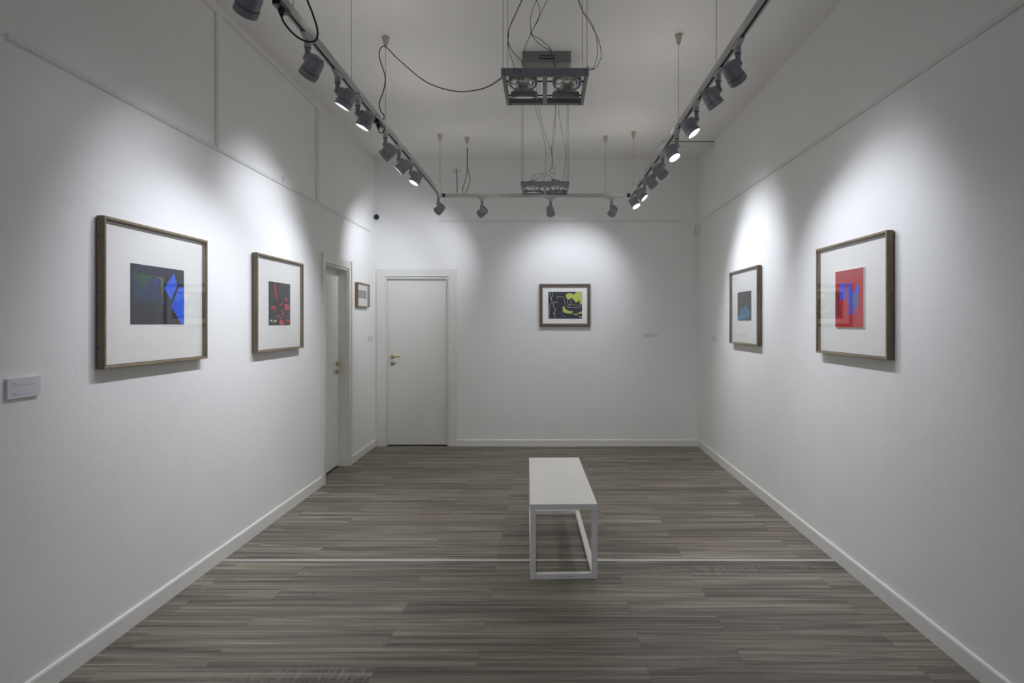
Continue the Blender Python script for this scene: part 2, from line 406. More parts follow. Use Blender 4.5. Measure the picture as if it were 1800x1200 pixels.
# back door
d2 = struct(empty('door_2', ((DB0 + DB1) / 2, YB, 0)), 'cream door with gold lever in the back wall')
cx = (DB0 + DB1) / 2; hw = (DB1 - DB0) / 2
mb = MB()
ow = cx - -2.108; oe = -1.107 - cx
mb.box(-ow, -hw + .004, -.016, -.0005, 0.001, 2.221, M['door'])
mb.box(hw - .004, oe, -.016, -.0005, 0.001, 2.221, M['door'])
mb.box(-hw + .0045, hw - .0045, -.015, -.0005, DBZ, 2.217, M['door'])
mb.box(-hw + .001, -hw + .022, .0005, .10, 0.001, DBZ - .002, M['door']); mb.box(hw - .022, hw - .001, .0005, .10, 0.001, DBZ - .002, M['door'])
mb.box(-hw + .022, hw - .022, .0005, .10, DBZ - .026, DBZ - .002, M['door'])
mb.build('door_frame', d2, smooth=False)
leaf = MB().box(-hw + .024, hw - .024, .040, .082, .012, DBZ - .029, M['door']).build('door_leaf', d2, bevel=.0015, smooth=False)
MB().box(-hw + .023, hw - .023, .045, .095, .0005, .010, M['dark_gap']).build('gap_shade', d2, smooth=False)  # near-black strip put in for the shade in the gap under the leaf
hr = empty('lock_set', (-hw + .024 + .062, .0398, 0)); hr.parent = d2
for o in lever(hr, 1, 1.122): pass
for (x, z, r) in ((-.24, .05, .016), (.06, .055, .013), (-.25, .30, .012)):
    MB().lathe([(r, 0), (r * .6, .0004)], M['rail'], Matrix.Translation((x, .0398, z)) @ Matrix.Rotation(PI / 2, 4, 'X') @ Matrix.Diagonal((1, .3, 1, 1)), 10).build('scuff_mark', d2)
# left door: local x runs away from the camera, -y into the room
yc = (DL0 + DL1) / 2
d1 = struct(empty('door_1', (XL(yc), yc, 0), ROT_L), 'cream door set deep in the left wall')
hw = (DL1 - DL0) / 2; mb = MB()
mb.box(-hw - .083, -hw + .004, -.015, -.0005, 0.001, 2.216, M['door'])
mb.box(hw - .004, hw + .083, -.015, -.0005, 0.001, 2.216, M['door'])
mb.box(-hw + .0045, hw - .0045, -.014, -.0005, DLZ, 2.213, M['door'])
for s in (-1, 1): mb.box(hw + .060 if s > 0 else -hw - .083, hw + .083 if s > 0 else -hw - .060, -.024, -.0152, .001, 2.216, M['door'])
mb.box(-hw + .001, -hw + .020, .0005, .16, 0.001, DLZ - .002, M['door']); mb.box(hw - .020, hw - .001, .0005, .16, 0.001, DLZ - .002, M['door'])
mb.box(-hw + .020, hw - .020, .0005, .16, DLZ - .022, DLZ - .002, M['door'])
mb.build('door_frame', d1, smooth=False)
MB().box(-hw + .022, hw - .022, .100, .142, .018, DLZ - .025, M['door']).build('door_leaf', d1, bevel=.0015, smooth=False)
MB().box(-hw + .021, hw - .021, .108, .155, .0005, .014, M['dark_gap']).build('gap_shade', d1, smooth=False)  # dark strip again stands for the shade below this leaf
hr = empty('lock_set', (hw - .022 - .062, .0998, 0)); hr.parent = d1
lever(hr, -1, 1.115)

# ------------------------------------------------------------------ framed pictures
def on_wall(side, u, z):
    if side == 'left': return (XL(u), u, z), ROT_L
    if side == 'right': return (XR(u), u, z), ROT_R
    return (u, YB, z), 0.0
def ring(mb, rings, m_of):
    """rings: list of (half_w, half_h, y); mitred quads between neighbouring rings"""
    o = []
    for (a, b, y) in rings: o.append([(-a, y, -b), (a, y, -b), (a, y, b), (-a, y, b)])
    for i in range(len(rings) - 1):
        for k in range(4):
            j = (k + 1) % 4; mb.add([o[i][k], o[i][j], o[i + 1][j], o[i + 1][k]], [(0, 1, 2, 3)], m_of(i))
def art_mesh(w, h, base, shapes, edge=None, thick=.0006):
    mb = MB(); mb.box(-w / 2, w / 2, -thick, 0, -h / 2, h / 2, edge or paint(base))
    if edge: mb.box(-w / 2 + .0002, w / 2 - .0002, -thick - .0004, -thick, -h / 2 + .0002, h / 2 - .0002, paint(base))
    y = -thick - (.0007 if edge else .0003)
    P = lambda p: (-w / 2 + p[0] * w, h / 2 - p[1] * h)
    for s in shapes:
        y -= .00012
        if s[0] == 'poly':
            v = [(P(p)[0], y, P(p)[1]) for p in s[2]]
            mb.add(v, [tuple(range(len(v)))], paint(s[1]))
        else:
            pts = smooth_path([(*P(p), 0) for p in s[3]], 5) if len(s[3]) > 2 else [Vector((*P(p), 0)) for p in s[3]]
            if s[0] == 'dash':
                pts = smooth_path([(*P(p), 0) for p in s[3]], 12)
            hw_ = s[2] * h / 2
            for i in range(len(pts) - 1):
                if s[0] == 'dash' and i % 3 == 2: continue
                a, b = pts[i], pts[i + 1]; d = (b - a); d = d.normalized() if d.length > 1e-9 else Vector((1, 0, 0)); nn = Vector((-d.y, d.x, 0)) * hw_ * (1 + .25 * math.sin(i * 1.7))
                lim = lambda q: (max(-w / 2, min(w / 2, q.x)), y, max(-h / 2, min(h / 2, q.y)))
                mb.add([lim(a - nn), lim(b - nn), lim(b + nn), lim(a + nn)], [(0, 1, 2, 3)], paint(s[1]))
    return mb
def picture(side, u, z, W, H, label, art, art_c, art_wh, base, depth=.043, bord=.013, wood_m='frame_wood', front_m='frame_front', board=None, gap=.003, moulded=False, screws=True, back_in=.006, pane='glass'):
    loc, rz = on_wall(side, u, z)
    root = tag(empty('framed_picture', loc, rz), label, 'picture', 'framed pictures hung along the gallery walls')
    a, b, mb = W / 2, H / 2, MB()
    D = -(depth + gap); y0 = -gap
    if not moulded:
        rings = [(a - back_in, b - back_in, y0), (a, b, y0 - .006), (a, b, D + .0015), (a - .0015, b - .0015, D), (a - bord + .0015, b - bord + .0015, D), (a - bord, b - bord, D + .0015), (a - bord, b - bord, D + .026), (a - bord - .004, b - bord - .004, D + .026), (a - bord - .004, b - bord - .004, y0 - .002), (a - back_in, b - back_in, y0)]
        ring(mb, rings, lambda i: M[front_m] if i in (2, 3, 4) else M[wood_m])
    else:
        rings = [(a - .004, b - .004, y0), (a, b, y0 - .008), (a, b, D + .010), (a - .006, b - .006, D), (a - .020, b - .020, D + .001), (a - .024, b - .024, D + .008), (a - .028, b - .028, D + .008), (a - .030, b - .030, D + .004), (a - .037, b - .037, D + .006), (a - bord, b - bord, D + .020), (a - bord, b - bord, D + .026), (a - .05, b - .05, y0 - .002), (a - .004, b - .004, y0)]
        ring(mb, rings, lambda i: M[front_m] if i in (7, 8) else M[wood_m])
    mb.build('frame', root)
    ia, ib = a - bord - .0005, b - bord - .0005
    MB().box(-ia, ia, D + .0265, D + .030, -ib, ib, M['mat']).build('mat_board', root, smooth=False)
    cx_, cz_ = art_c; w_, h_ = art_wh
    am = art_mesh(w_, h_, base, art, edge=M['mat'] if board else None, thick=board or .0006)
    ao = am.build('artwork', root, smooth=False); ao.location = (cx_, D + .0262, cz_)
    MB().box(-ia, ia, D + .0045, D + .0065, -ib, ib, M[pane]).build('glass', root, smooth=False)
    if screws:
        for s in (-1, 1):
            for k in (-.72, 0, .72):
                sm = MB(); sm.lathe([(.0045, -.001), (.0045, .0008), (.002, .0012)], M['spot_dark'], Matrix.Translation((s * a, y0 - depth * .30, k * b)) @ frame_z((s, 0, 0), Vector((0, 1, 0))), 10)
                sm.build('screw', root)
    return root
ART_BLUE = [
     ('poly', 'navy', [(0.38, 0), (0.755, 0), (0.624, 0.156), (0.586, 0.172), (0.39, 0.169)]) ,
     ('poly', 'teal', [(0.052, 0.167), (0.586, 0.172), (0.585, 0.62), (0.053, 0.624)]) ,
     ('poly', 'green', [(0.052, 0.167), (0.39, 0.169), (0.319, 0.243), (0.272, 0.37), (0.238, 0.295), (0.143, 0.326), (0.116, 0.23), (0.051, 0.231)]) ,
     ('poly', 'olive', [(0.378, 0.17), (0.586, 0.174), (0.585, 0.602), (0.57, 0.603), (0.529, 0.223)]) ,
     ('poly', 'violet', [(0.39, 0.214), (0.529, 0.229), (0.473, 0.32), (0.437, 0.369)]) ,
     ('poly', 'violet', [(0.376, 0.441), (0.436, 0.415), (0.429, 0.552), (0.387, 0.554)]) ,
     ('poly', 'indigo', [(0.319, 0.255), (0.354, 0.263), (0.237, 0.472), (0.194, 0.486), (0.181, 0.443), (0.272, 0.392)]) ,
     ('poly', 'blue', [(0.787, 0.073), (0.853, 0.277), (0.74, 0.566), (0.591, 0.363)]) ,
     ('poly', 'blue', [(0.9, 0.31), (1, 0.312), (1, 0.994), (0.937, 0.993), (0.734, 0.68), (0.845, 0.411)]) ,
     ('line', 'periwinkle', 0.012, [(0.229, 0.004), (0.129, 0.066), (0.052, 0.167), (0.01, 0.262), (0.029, 0.357), (0.05, 0.393)]) ,
     ('line', 'periwinkle', 0.01, [(0.241, 0.008), (0.309, 0.043), (0.367, 0.109)]) ,
     ('line', 'periwinkle', 0.01, [(0.456, 0.997), (0.456, 0.699), (0.52, 0.64), (0.62, 0.613), (0.724, 0.621)]) ,
     ('line', 'periwinkle', 0.01, [(0.482, 0.733), (0.556, 0.76), (0.658, 0.729), (0.723, 0.668)]) ,
     ('line', 'periwinkle', 0.01, [(0.627, 0.548), (0.659, 0.562), (0.724, 0.555)]) ,
     ('line', 'periwinkle', 0.01, [(0.846, 0.223), (0.929, 0.204), (0.999, 0.203)]) ,
]
ART_RED_BLACK = [
     ('poly', 'slate', [(0.466, 0.183), (0.632, 0.185), (0.57, 0.273), (0.467, 0.268)]) ,
     ('poly', 'crimson', [(0.247, 0.01), (0.287, 0.012), (0.315, 0.203), (0.396, 0.397), (0.336, 0.379), (0.255, 0.258)]) ,
     ('poly', 'crimson', [(0.781, 0.3), (0.879, 0.452), (0.814, 0.433), (0.739, 0.371)]) ,
     ('poly', 'crimson', [(0.469, 0.52), (0.54, 0.486), (0.676, 0.476), (0.687, 0.502), (0.572, 0.511), (0.5, 0.545)]) ,
     ('poly', 'crimson', [(0.74, 0.495), (1.0, 0.493), (1, 0.62), (0.716, 0.63)]) ,
     ('poly', 'black', [(0.88, 0.506), (0.934, 0.515), (0.924, 0.57), (0.869, 0.561)]) ,
     ('poly', 'crimson', [(0.081, 0.595), (0.149, 0.564), (0.317, 0.551), (0.178, 0.641)]) ,
     ('poly', 'crimson', [(0.337, 0.577), (0.347, 0.592), (0.228, 0.704), (0.198, 0.684)]) ,
     ('poly', 'crimson', [(0.593, 0.59), (0.614, 0.622), (0.532, 0.687), (0.521, 0.666)]) ,
     ('poly', 'crimson', [(0.646, 0.653), (0.709, 0.657), (0.615, 0.771), (0.563, 0.756)]) ,
     ('poly', 'crimson', [(0.368, 0.743), (0.389, 0.748), (0.339, 0.796), (0.298, 0.786)]) ,
     ('poly', 'crimson', [(0.419, 0.763), (0.47, 0.773), (0.41, 0.832), (0.369, 0.817)]) ,
     ('poly', 'crimson', [(0.522, 0.783), (0.564, 0.846), (0.461, 0.842)]) ,
     ('poly', 'cream', [(0.011, 0.877), (0.17, 0.876), (0.121, 0.928)]) ,
     ('poly', 'cream', [(0.239, 0.881), (0.353, 0.88), (0.329, 0.911), (0.17, 0.943)]) ,
     ('poly', 'scarlet', [(0.471, 0.873), (0.616, 0.883), (0.68, 0.941), (0.638, 0.995), (0.513, 0.997), (0.461, 0.931)]) ,
     ('poly', 'scarlet', [(0.69, 0.871), (0.997, 0.863), (0.997, 0.923), (0.872, 0.919)]) ,
]
ART_RED = [
     ('poly', 'dusty', [(0.024, 0.007), (0.964, 0.01), (0.965, 0.137), (0.611, 0.155), (0.024, 0.118)]) ,
     ('poly', 'cobalt', [(0.188, 0.21), (0.404, 0.222), (0.404, 0.533), (0.292, 0.492), (0.212, 0.538), (0.177, 0.499)]) ,
     ('poly', 'maroon', [(0.012, 0.327), (0.184, 0.335), (0.17, 0.542), (0.23, 0.795), (0.012, 0.805)]) ,
     ('poly', 'cobalt', [(0.514, 0.234), (0.611, 0.197), (0.634, 0.387), (0.698, 0.401), (0.822, 0.241), (0.854, 0.335), (0.835, 0.696), (0.741, 0.621), (0.635, 0.787), (0.516, 0.786), (0.481, 0.338)]) ,
     ('poly', 'steel', [(0.612, 0.429), (0.834, 0.417), (0.824, 0.665), (0.741, 0.611), (0.656, 0.703), (0.603, 0.703)]) ,
     ('poly', 'steel', [(0.635, 0.724), (0.741, 0.72), (0.699, 0.741)]) ,
]
ART_TURQUOISE = [
     ('poly', 'turquoise', [(0.036, 0.994), (0.036, 0.832), (0.228, 0.836), (0.284, 0.539), (0.388, 0.576), (0.422, 0.741), (0.591, 0.454), (0.69, 0.587), (0.853, 0.624), (0.834, 0.878), (0.756, 0.973), (0.624, 0.81), (0.49, 0.997), (0.388, 0.871), (0.228, 0.995)]) ,
     ('poly', 'deepblue', [(0.422, 0.675), (0.624, 0.617), (0.756, 0.877), (0.591, 0.777), (0.456, 0.84)]) ,
]
ART_YELLOW = [
     ('poly', 'lime', [(0.512, 0.124), (0.58, 0.049), (0.681, 0.049), (0.749, 0.103), (0.834, 0.006), (0.998, 0.006), (0.998, 0.466), (0.936, 0.455), (0.927, 0.316), (0.817, 0.402), (0.766, 0.316), (0.681, 0.22), (0.614, 0.295), (0.546, 0.252)]) ,
     ('poly', 'lime', [(0.444, 0.53), (0.478, 0.551), (0.486, 0.615), (0.614, 0.712), (0.729, 0.722), (0.698, 0.797), (0.58, 0.808), (0.444, 0.765), (0.414, 0.701), (0.444, 0.669), (0.414, 0.594)]) ,
     ('poly', 'lime', [(0.698, 0.812), (0.834, 0.818), (0.998, 0.712), (0.998, 0.808), (0.885, 0.808), (0.817, 0.872)]) ,
     ('poly', 'lime', [(0.868, 0.893), (0.995, 0.915), (0.995, 0.968)]) ,
     ('line', 'paleyellow', 0.012, [(0.051, 0.006), (0.051, 0.103), (0.105, 0.338), (0.131, 0.391), (0.054, 0.466), (0.034, 0.573), (0.029, 1)]) ,
     ('line', 'paleyellow', 0.01, [(0.125, 0.006), (0.125, 0.145), (0.08, 0.252), (0.105, 0.338)]) ,
     ('line', 'paleyellow', 0.013, [(0.271, 0.412), (0.21, 0.359), (0.147, 0.455), (0.156, 0.551), (0.215, 0.669), (0.147, 0.808), (0.198, 0.818), (0.198, 0.915), (0.173, 0.996)]) ,
     ('line', 'paleyellow', 0.012, [(0.266, 0.145), (0.283, 0.263)]) ,
     ('line', 'paleyellow', 0.008, [(0.292, 0.177), (0.402, 0.171), (0.461, 0.231), (0.486, 0.359), (0.495, 0.487)]) ,
     ('line', 'paleyellow', 0.012, [(0.58, 0.295), (0.559, 0.359), (0.588, 0.455), (0.647, 0.476), (0.681, 0.402), (0.647, 0.316)]) ,
     ('dash', 'paleyellow', 0.012, [(0.503, 0.53), (0.614, 0.519), (0.724, 0.476), (0.834, 0.498), (0.995, 0.509)]) ,
     ('dash', 'paleyellow', 0.012, [(0.554, 0.583), (0.715, 0.583), (0.995, 0.579)]) ,
     ('line', 'paleyellow', 0.007, [(0.376, 0.808), (0.427, 0.872), (0.486, 0.925)]) ,
]

ART_TINY = [('poly', 'white', [(.42, .75), (.5, .68), (.58, .75), (.5, .80)]), ('line', 'white', .02, [(.5, .7), (.42, .45), (.5, .2)]), ('line', 'cream', .02, [(.6, .75), (.66, .5)])]
picture('left', 3.476, 1.692, .930, .722, 'framed blue and black abstract, largest picture on left wall, nearest the camera', ART_BLUE, (.005, .004), (.487, .311), 'charcoal')
picture('left', 5.084, 1.695, .899, .724, 'framed picture of crimson shards on black, on left wall before the doors', ART_RED_BLACK, (.006, .003), (.419, .336), 'charcoal')
picture('left', 7.448, 1.869, .485, .274, 'small oak-framed grey picture on left wall between the two doors', ART_TINY, (.018, .010), (.340, .093), 'ash', depth=.035, bord=.008, wood_m='frame_warm', front_m='frame_warm', screws=False)
picture('back', .2495, 1.768, .636, .535, 'framed lime-yellow and black abstract alone on the back wall', ART_YELLOW, (.004, .000), (.424, .336), 'night', depth=.040, bord=.040, wood_m='frame_gilt', front_m='frame_lip', moulded=True, screws=False, pane='glass_clear')
picture('right', 6.087, 1.700, .870, .715, 'framed turquoise-on-grey picture on right wall, nearer the back corner', ART_TURQUOISE, (-.019, .007), (.428, .276), 'darkgrey')
picture('right', 3.942, 1.699, .926, .706, 'framed red painting with blue marks on right wall, nearest the camera', ART_RED, (-.012, .000), (.369, .354), 'red', board=.010)

# ------------------------------------------------------------------ label cards
def label_card(side, u, z, W, H, T_, label, lines):
    loc, rz = on_wall(side, u, z)
    root = tag(empty('label_card', loc, rz), label, 'label', 'label cards beside the pictures')
    MB().box(-W / 2, W / 2, -T_, -.0006, -H / 2, H / 2, M['card']).build('card', root, bevel=.0006, smooth=False)
    for (x0, x1, zz, t) in lines:
        mb = MB(); x = x0; rnd = random.Random(int(zz * 1e4)); up = 0
        mb.box(x0, x1, -T_ - .0002, -T_ + .0002, zz - t * .30, zz + t * .18, M['ink'])
        v = []; f = []
        mb.box(x0, x0 + (x1 - x0) * .22, -T_ - .0003, -T_ + .0002, zz - t / 2, zz + t / 2, M['ink'])
        mb.build('text_line', root, smooth=False)
    return root
label_card('left', 2.588, 1.290, .165, .080, .011, 'white caption card at far left, below and before the blue picture', [(-.058, -.044, .020, .0032), (-.058, .053, .011, .0016), (-.058, -.036, -.019, .0032), (-.058, .032, -.027, .0016)])
label_card('left', 7.85, 1.365, .150, .042, .010, 'tiny white caption card on left wall below the small grey picture', [(-.05, .03, .006, .002)])
label_card('back', 1.3215, 1.391, .185, .045, .008, 'narrow white caption card right of the lime-yellow picture on back wall', [(-.075, -.045, .012, .0022), (-.075, .05, .002, .0014), (-.075, .02, -.010, .0014)])
label_card('right', 7.278, 1.371, .160, .074, .010, 'white caption card on right wall between back corner and turquoise picture', [(-.06, -.03, .020, .003), (-.06, .04, .010, .0014), (-.06, .02, -.012, .0014)])

# ------------------------------------------------------------------ bench
bx, by = .0935, 4.5545
bench = tag(empty('bench', (bx, by, 0), math.atan(.0415 / 1.343)), 'white metal box-frame bench with flat top, standing on the wood floor', 'bench')
BW, BL, BH, t = .203, .6715, .454, .034
MB().box(-BW, BW, -BL + .001, BL, BH - .008, BH, M['bench']).build('seat', bench, bevel=.0015, smooth=False)
mb = MB()
for s in (-1, 1):
    mb.box(-BW + .0005, BW - .0005, s * (BL - t / 2) - t / 2, s * (BL - t / 2) + t / 2, BH - t, BH - .0085, M['bench'])
    x = s * (BW - t / 2); mb.box(x - t / 2 + .0005, x + t / 2 - .0005, -BL + t, BL - t, BH - t, BH - .0085, M['bench'])
mb.build('apron', bench, bevel=.001, smooth=False)
for sx in (-1, 1):
    for sy in (-1, 1):
        x = sx * (BW - t / 2); y = sy * (BL - t / 2)
        MB().box(x - t / 2 + .0005, x + t / 2 - .0005, y - t / 2 + .0001, y + t / 2 - .0001, .0005, BH - t - .0005, M['bench']).build('leg', bench, bevel=.001, smooth=False)
for s in (-1, 1):
    MB().box(-BW + t, BW - t, s * (BL - t / 2) - t / 2 + .0001, s * (BL - t / 2) + t / 2 - .0001, .0005, t, M['bench']).build('bottom_rail', bench, bevel=.001, smooth=False)
    x = s * (BW - t / 2)
    MB().box(x - t / 2 + .0005, x + t / 2 - .0005, -BL + t, BL - t, .0005, t, M['bench']).build('bottom_rail', bench, bevel=.001, smooth=False)
mb = MB(); mb.box(.02, .036, -BL - .0003, -BL + .0001, .016, .019, M['ink']); mb.build('paint_chip', bench, smooth=False)

# ------------------------------------------------------------------ lighting track
TZ0, TZ1 = EYE + 1.385, EYE + 1.421
XTL, XTR, YT = -1.148, .954, 7.09
track = tag(empty('lighting_track', (0, 4, TZ0)), 'grey metal U-shaped track hung under the ceiling, carrying the spotlights', 'lighting track')
def track_run(p0, p1, name):
    """box channel with an open black slot underneath and bright conductor lips"""
    p0 = Vector(p0); p1 = Vector(p1); d = (p1 - p0).normalized(); s = Vector((d.y, -d.x, 0)); z = Vector((0, 0, 1)); L = (p1 - p0).length; hw_ = .0175; hh = TZ1 - TZ0
    T = Matrix.Translation(p0 - Vector((0, 4, TZ0))) @ Matrix((s, d, z)).transposed().to_4x4()
    mb = MB()
    mb.box(-hw_, -hw_ + .008, 0, L, 0, hh, M['track'], T); mb.box(hw_ - .008, hw_, 0, L, 0, hh, M['track'], T)
    mb.box(-hw_ + .008, hw_ - .008, 0, L, .020, hh, M['track'], T)
    mb.box(-hw_ + .0082, hw_ - .0082, 0.001, L - .001, .004, .0199, M['slot'], T)
    for k in (-1, 1): mb.box(k * .0092 - .0012, k * .0092 + .0012, .001, L - .001, .0005, .0045, M['track_edge'], T)
    return mb.build(name, track, smooth=False)
Z = TZ0
track_run((XTL, -2.0, Z), (XTL, YT - .05, Z), 'track_rail'); track_run((XTR, YT - .05, Z), (XTR, -2.0, Z), 'track_rail')
track_run((XTL + .05, YT, Z), (XTR - .05, YT, Z), 'track_rail')
for x, s in ((XTL, 1), (XTR, -1)):
    mb = MB(); x0, x1 = sorted((x - s * .018, x + s * .050))
    mb.box(x0, x1, YT - .018 - 4, YT + .018 - 4, -.0005, TZ1 - TZ0 + .0005, M['black'])
    mb.box(x - .018, x + .018, YT - .050 - 4, YT - .0185 - 4, -.0005, TZ1 - TZ0 + .0005, M['track'])
    mb.build('corner_joint', track, bevel=.001, smooth=False)

# ------------------------------------------------------------------ track spotlights
HEAD = [(.012, -.056), (.024, -.054), (.034, -.047), (.040, -.034), (.0425, -.015), (.0435, .008), (.044, .018), (.041, .0185), (.041, .0215), (.046, .022), (.0465, .040), (.0465, .052), (.0430, .052), (.0405, .034)]
SPOT_GROUP = 'grey track spotlights on the lighting track'
def spotlight(x, y, target, label, along='y', power=1.0, up_scale=1.0, lit=True, size=None, drop=0.0):
    P = Vector((x, y, EYE + 1.282 - drop)); root = tag(empty('track_spotlight', (x, y, TZ0)), label, 'spotlight', SPOT_GROUP)
    o = Vector((x, y, TZ0)); p = P - o
    R = Matrix.Identity(4) if along == 'x' else Matrix.Rotation(PI / 2, 4, 'Z')
    ad = MB()
    v = []
    for hx, hy, z in ((.062, .014, -.0005), (.062, .014, -.007), (.040, .0125, -.018), (.018, .012, -.026)):
        v += [(-hx, -hy, z), (hx, -hy, z), (hx, hy, z), (-hx, hy, z)]
    f = [(3, 2, 1, 0), (12, 13, 14, 15)]
    for i in range(3):
        for k in range(4): j = (k + 1) % 4; f.append((i * 4 + k, i * 4 + j, i * 4 + 4 + j, i * 4 + 4 + k))
    ad.add(v, f, M['adapter'], R)
    ad.lathe([(.015, -.026), (.017, -.030), (.017, -.050), (.0155, -.054)], M['adapter'], n=18)
    ad.build('adapter', root)
    st = MB(); st.lathe([(.0165, -.0545), (.0165, -.060), (.0135, -.061), (.0135, p.z + .004)], M['spot'], n=18)
    st.lathe([(.0169, -.0590), (.0169, -.0565)], M['spot_dark'], n=18)
    st.build('stem', root)
    a = (Vector(target) - P).normalized()
    t_ = math.asin(-a.z); ph = math.atan2(a.y, a.x)
    n = Vector((math.cos(ph) * math.sin(t_), math.sin(ph) * math.sin(t_), math.cos(t_)))
    c = p - n * .063 + a * .012
    # re-aim so the beam axis passes through the target
    b = Vector((-math.sin(ph), math.cos(ph), 0))
    T = Matrix.Translation(c) @ Matrix((n, b, a)).transposed().to_4x4()
    hd = MB(); hd.lathe(HEAD, M['spot'], T, 32, caps=True)
    # shoulder that joins the stem to the barrel
    q = []
    for k in range(7):
        s = k / 6; q.append((.063 - s * .038, 0, -.012 - .020 * s * s + .022 * math.sin(s * PI) * .5))
    hd.tube(q, [.0145, .017, .020, .0235, .027, .029, .029], M['spot'], 14, T)
    hd.lathe([(.0005, -.0182), (.014, -.016), (.0178, -.008), (.0178, .008), (.014, .016), (.0005, .0182)], M['spot'], T @ Matrix.Translation((.062, 0, -.010)) @ Matrix.Rotation(PI / 2, 4, 'X'), 16)
    for s in (-1, 1):
        for k in range(3):
            ang = s * (PI / 2 + (k - 1) * .22)
            hd.box(.0415, .0446, -.0006, .0006, -.010, .006 - k * .004, M['adapter'], T @ Matrix.Rotation(ang, 4, 'Z'))
    ho = hd.build('lamp_head', root)
    rg = MB(); rg.lathe([(.0412, .0188), (.0412, .0212)], M['spot_dark'], T @ Matrix.Diagonal((1.003, 1.003, 1, 1)), 32, caps=False); rg.build('seam_ring', ho)
    ln = MB(); ln.lathe([(.0395, .0350), (.0395, .0370), (.025, .0387), (.004, .0395)], M['lens_lit'] if lit else M['chrome'], T, 28); ln.build('lens', ho)
    lt = MB(); lt.tube([(-.030, 0, -.048), (-.034, 0, -.062), (-.042, 0, -.064), (-.047, 0, -.058)], .0032, M['spot'], 6, T); lt.box(-.020, .020, -.012, .012, -.058, -.053, M['spot'], T); lt.build('latch', ho)
    if lit:
        ld = bpy.data.lights.new('lamp_beam', 'SPOT'); ld.energy = power * SPOT_W; ld.color = SPOT_COLOR; ld.spot_size = math.radians(size or SPOT_SIZE); ld.spot_blend = SPOT_BLEND; ld.shadow_soft_size = .022
        lo = bpy.data.objects.new('lamp_beam', ld); COL.objects.link(lo); lo.parent = root
        lp = c + a * .058; lo.location = lp
        aim = (Vector(target) - o - lp).normalized(); lo.rotation_euler = aim.to_track_quat('-Z', 'Y').to_euler()
        # added fill standing in for stray light: wide cone down, weak one upwards
        for nm, kind_, en, rot in (('fill_down', 'SPOT', FILL_DOWN_W, (0, 0, 0)), ('fill_up', 'SPOT', FILL_UP_W, (PI, 0, 0))):
            sd = bpy.data.lights.new(nm, kind_); sd.energy = power * en * (up_scale if nm == 'fill_up' else 1); sd.color = FILL_COLOR; sd.shadow_soft_size = .035
            sd.spot_size = math.radians(FILL_DOWN_SIZE if nm == 'fill_down' else 165); sd.spot_blend = 1.0
            so_ = bpy.data.objects.new(nm, sd); COL.objects.link(so_); so_.parent = root; so_.location = lp + a * .025 if nm == 'fill_down' else c - a * .17; so_.rotation_euler = rot
    return root
P1 = (-2.07, 3.52, 1.5); P2 = (-2.08, 5.05, 1.5); P3 = (-2.10, 7.45, 1.5)
P4 = (1.87, 5.92, 1.5); P5 = (1.85, 3.78, 1.5); P6 = (.25, 8.05, 1.95)
ORD = ['nearest', 'second', 'third', 'fourth', 'fifth', 'sixth', 'seventh', 'farthest']
LS = [(2.47, P1, 'track spotlight cut off by the top of the photo, near end of left run'),
      (3.11, P1, 'first whole spotlight on left run, just past the near black connector'),
      (3.56, P1, 'spotlight on left run, between the first whole one and the brightly glowing one'),
      (3.94, P1, 'spotlight on left run with wide glowing face, just before the far black connector'),
      (4.62, P2, 'spotlight on left run with no glow showing, just past the far black connector'),
      (5.05, P2, 'spotlight on left run with thin glowing edge, second past the far black connector'),
      (5.50, P2, 'spotlight on left run with glowing face, third past the far black connector'),
      (6.92, P3, 'last spotlight of left run, hanging right at the left corner joint')]
for i, (y, tg, lab) in enumerate(LS): spotlight(XTL, y, (tg[0], AIM_LY[i], AIM_L[i]), lab, power=POW_L[i])
RS = [(3.18, P5, 'nearest spotlight on right run, face turned away'),
      (3.54, P5, 'second nearest spotlight on right run, face turned away'),
      (4.05, P5, 'third spotlight on right run, only a thin glowing edge showing'),
      (4.65, P5, 'fourth spotlight on right run, with wide glowing face'),
      (5.22, P4, 'fifth spotlight on right run, dark, just past the wide glowing one'),
      (5.62, P4, 'sixth spotlight on right run, dark, beside the two glowing far ones'),
      (6.16, P4, 'seventh spotlight on right run, glowing, partly hiding the last one\'s stem'),
      (6.60, P4, 'last spotlight of right run, glowing, hanging lowest beside the right corner joint')]
for i, (y, tg, lab) in enumerate(RS): spotlight(XTR, y, (tg[0], AIM_RY[i], AIM_R[i]), lab, power=POW_R[i])
spotlight((847 - 958) / 159.4, YT, (-1.95, 8.05, 2.1), 'left spotlight of the three on the cross run, tilted to the left', 'x', POW_B[0], up_scale=.25)
spotlight((968 - 958) / 159.4, YT, P6, 'middle spotlight of the cross run, under the far grid light', 'x', POW_B[1])
spotlight((1075 - 958) / 159.4, YT, P6, 'right spotlight of the three on the cross run, before the right corner joint', 'x', POW_B[2])

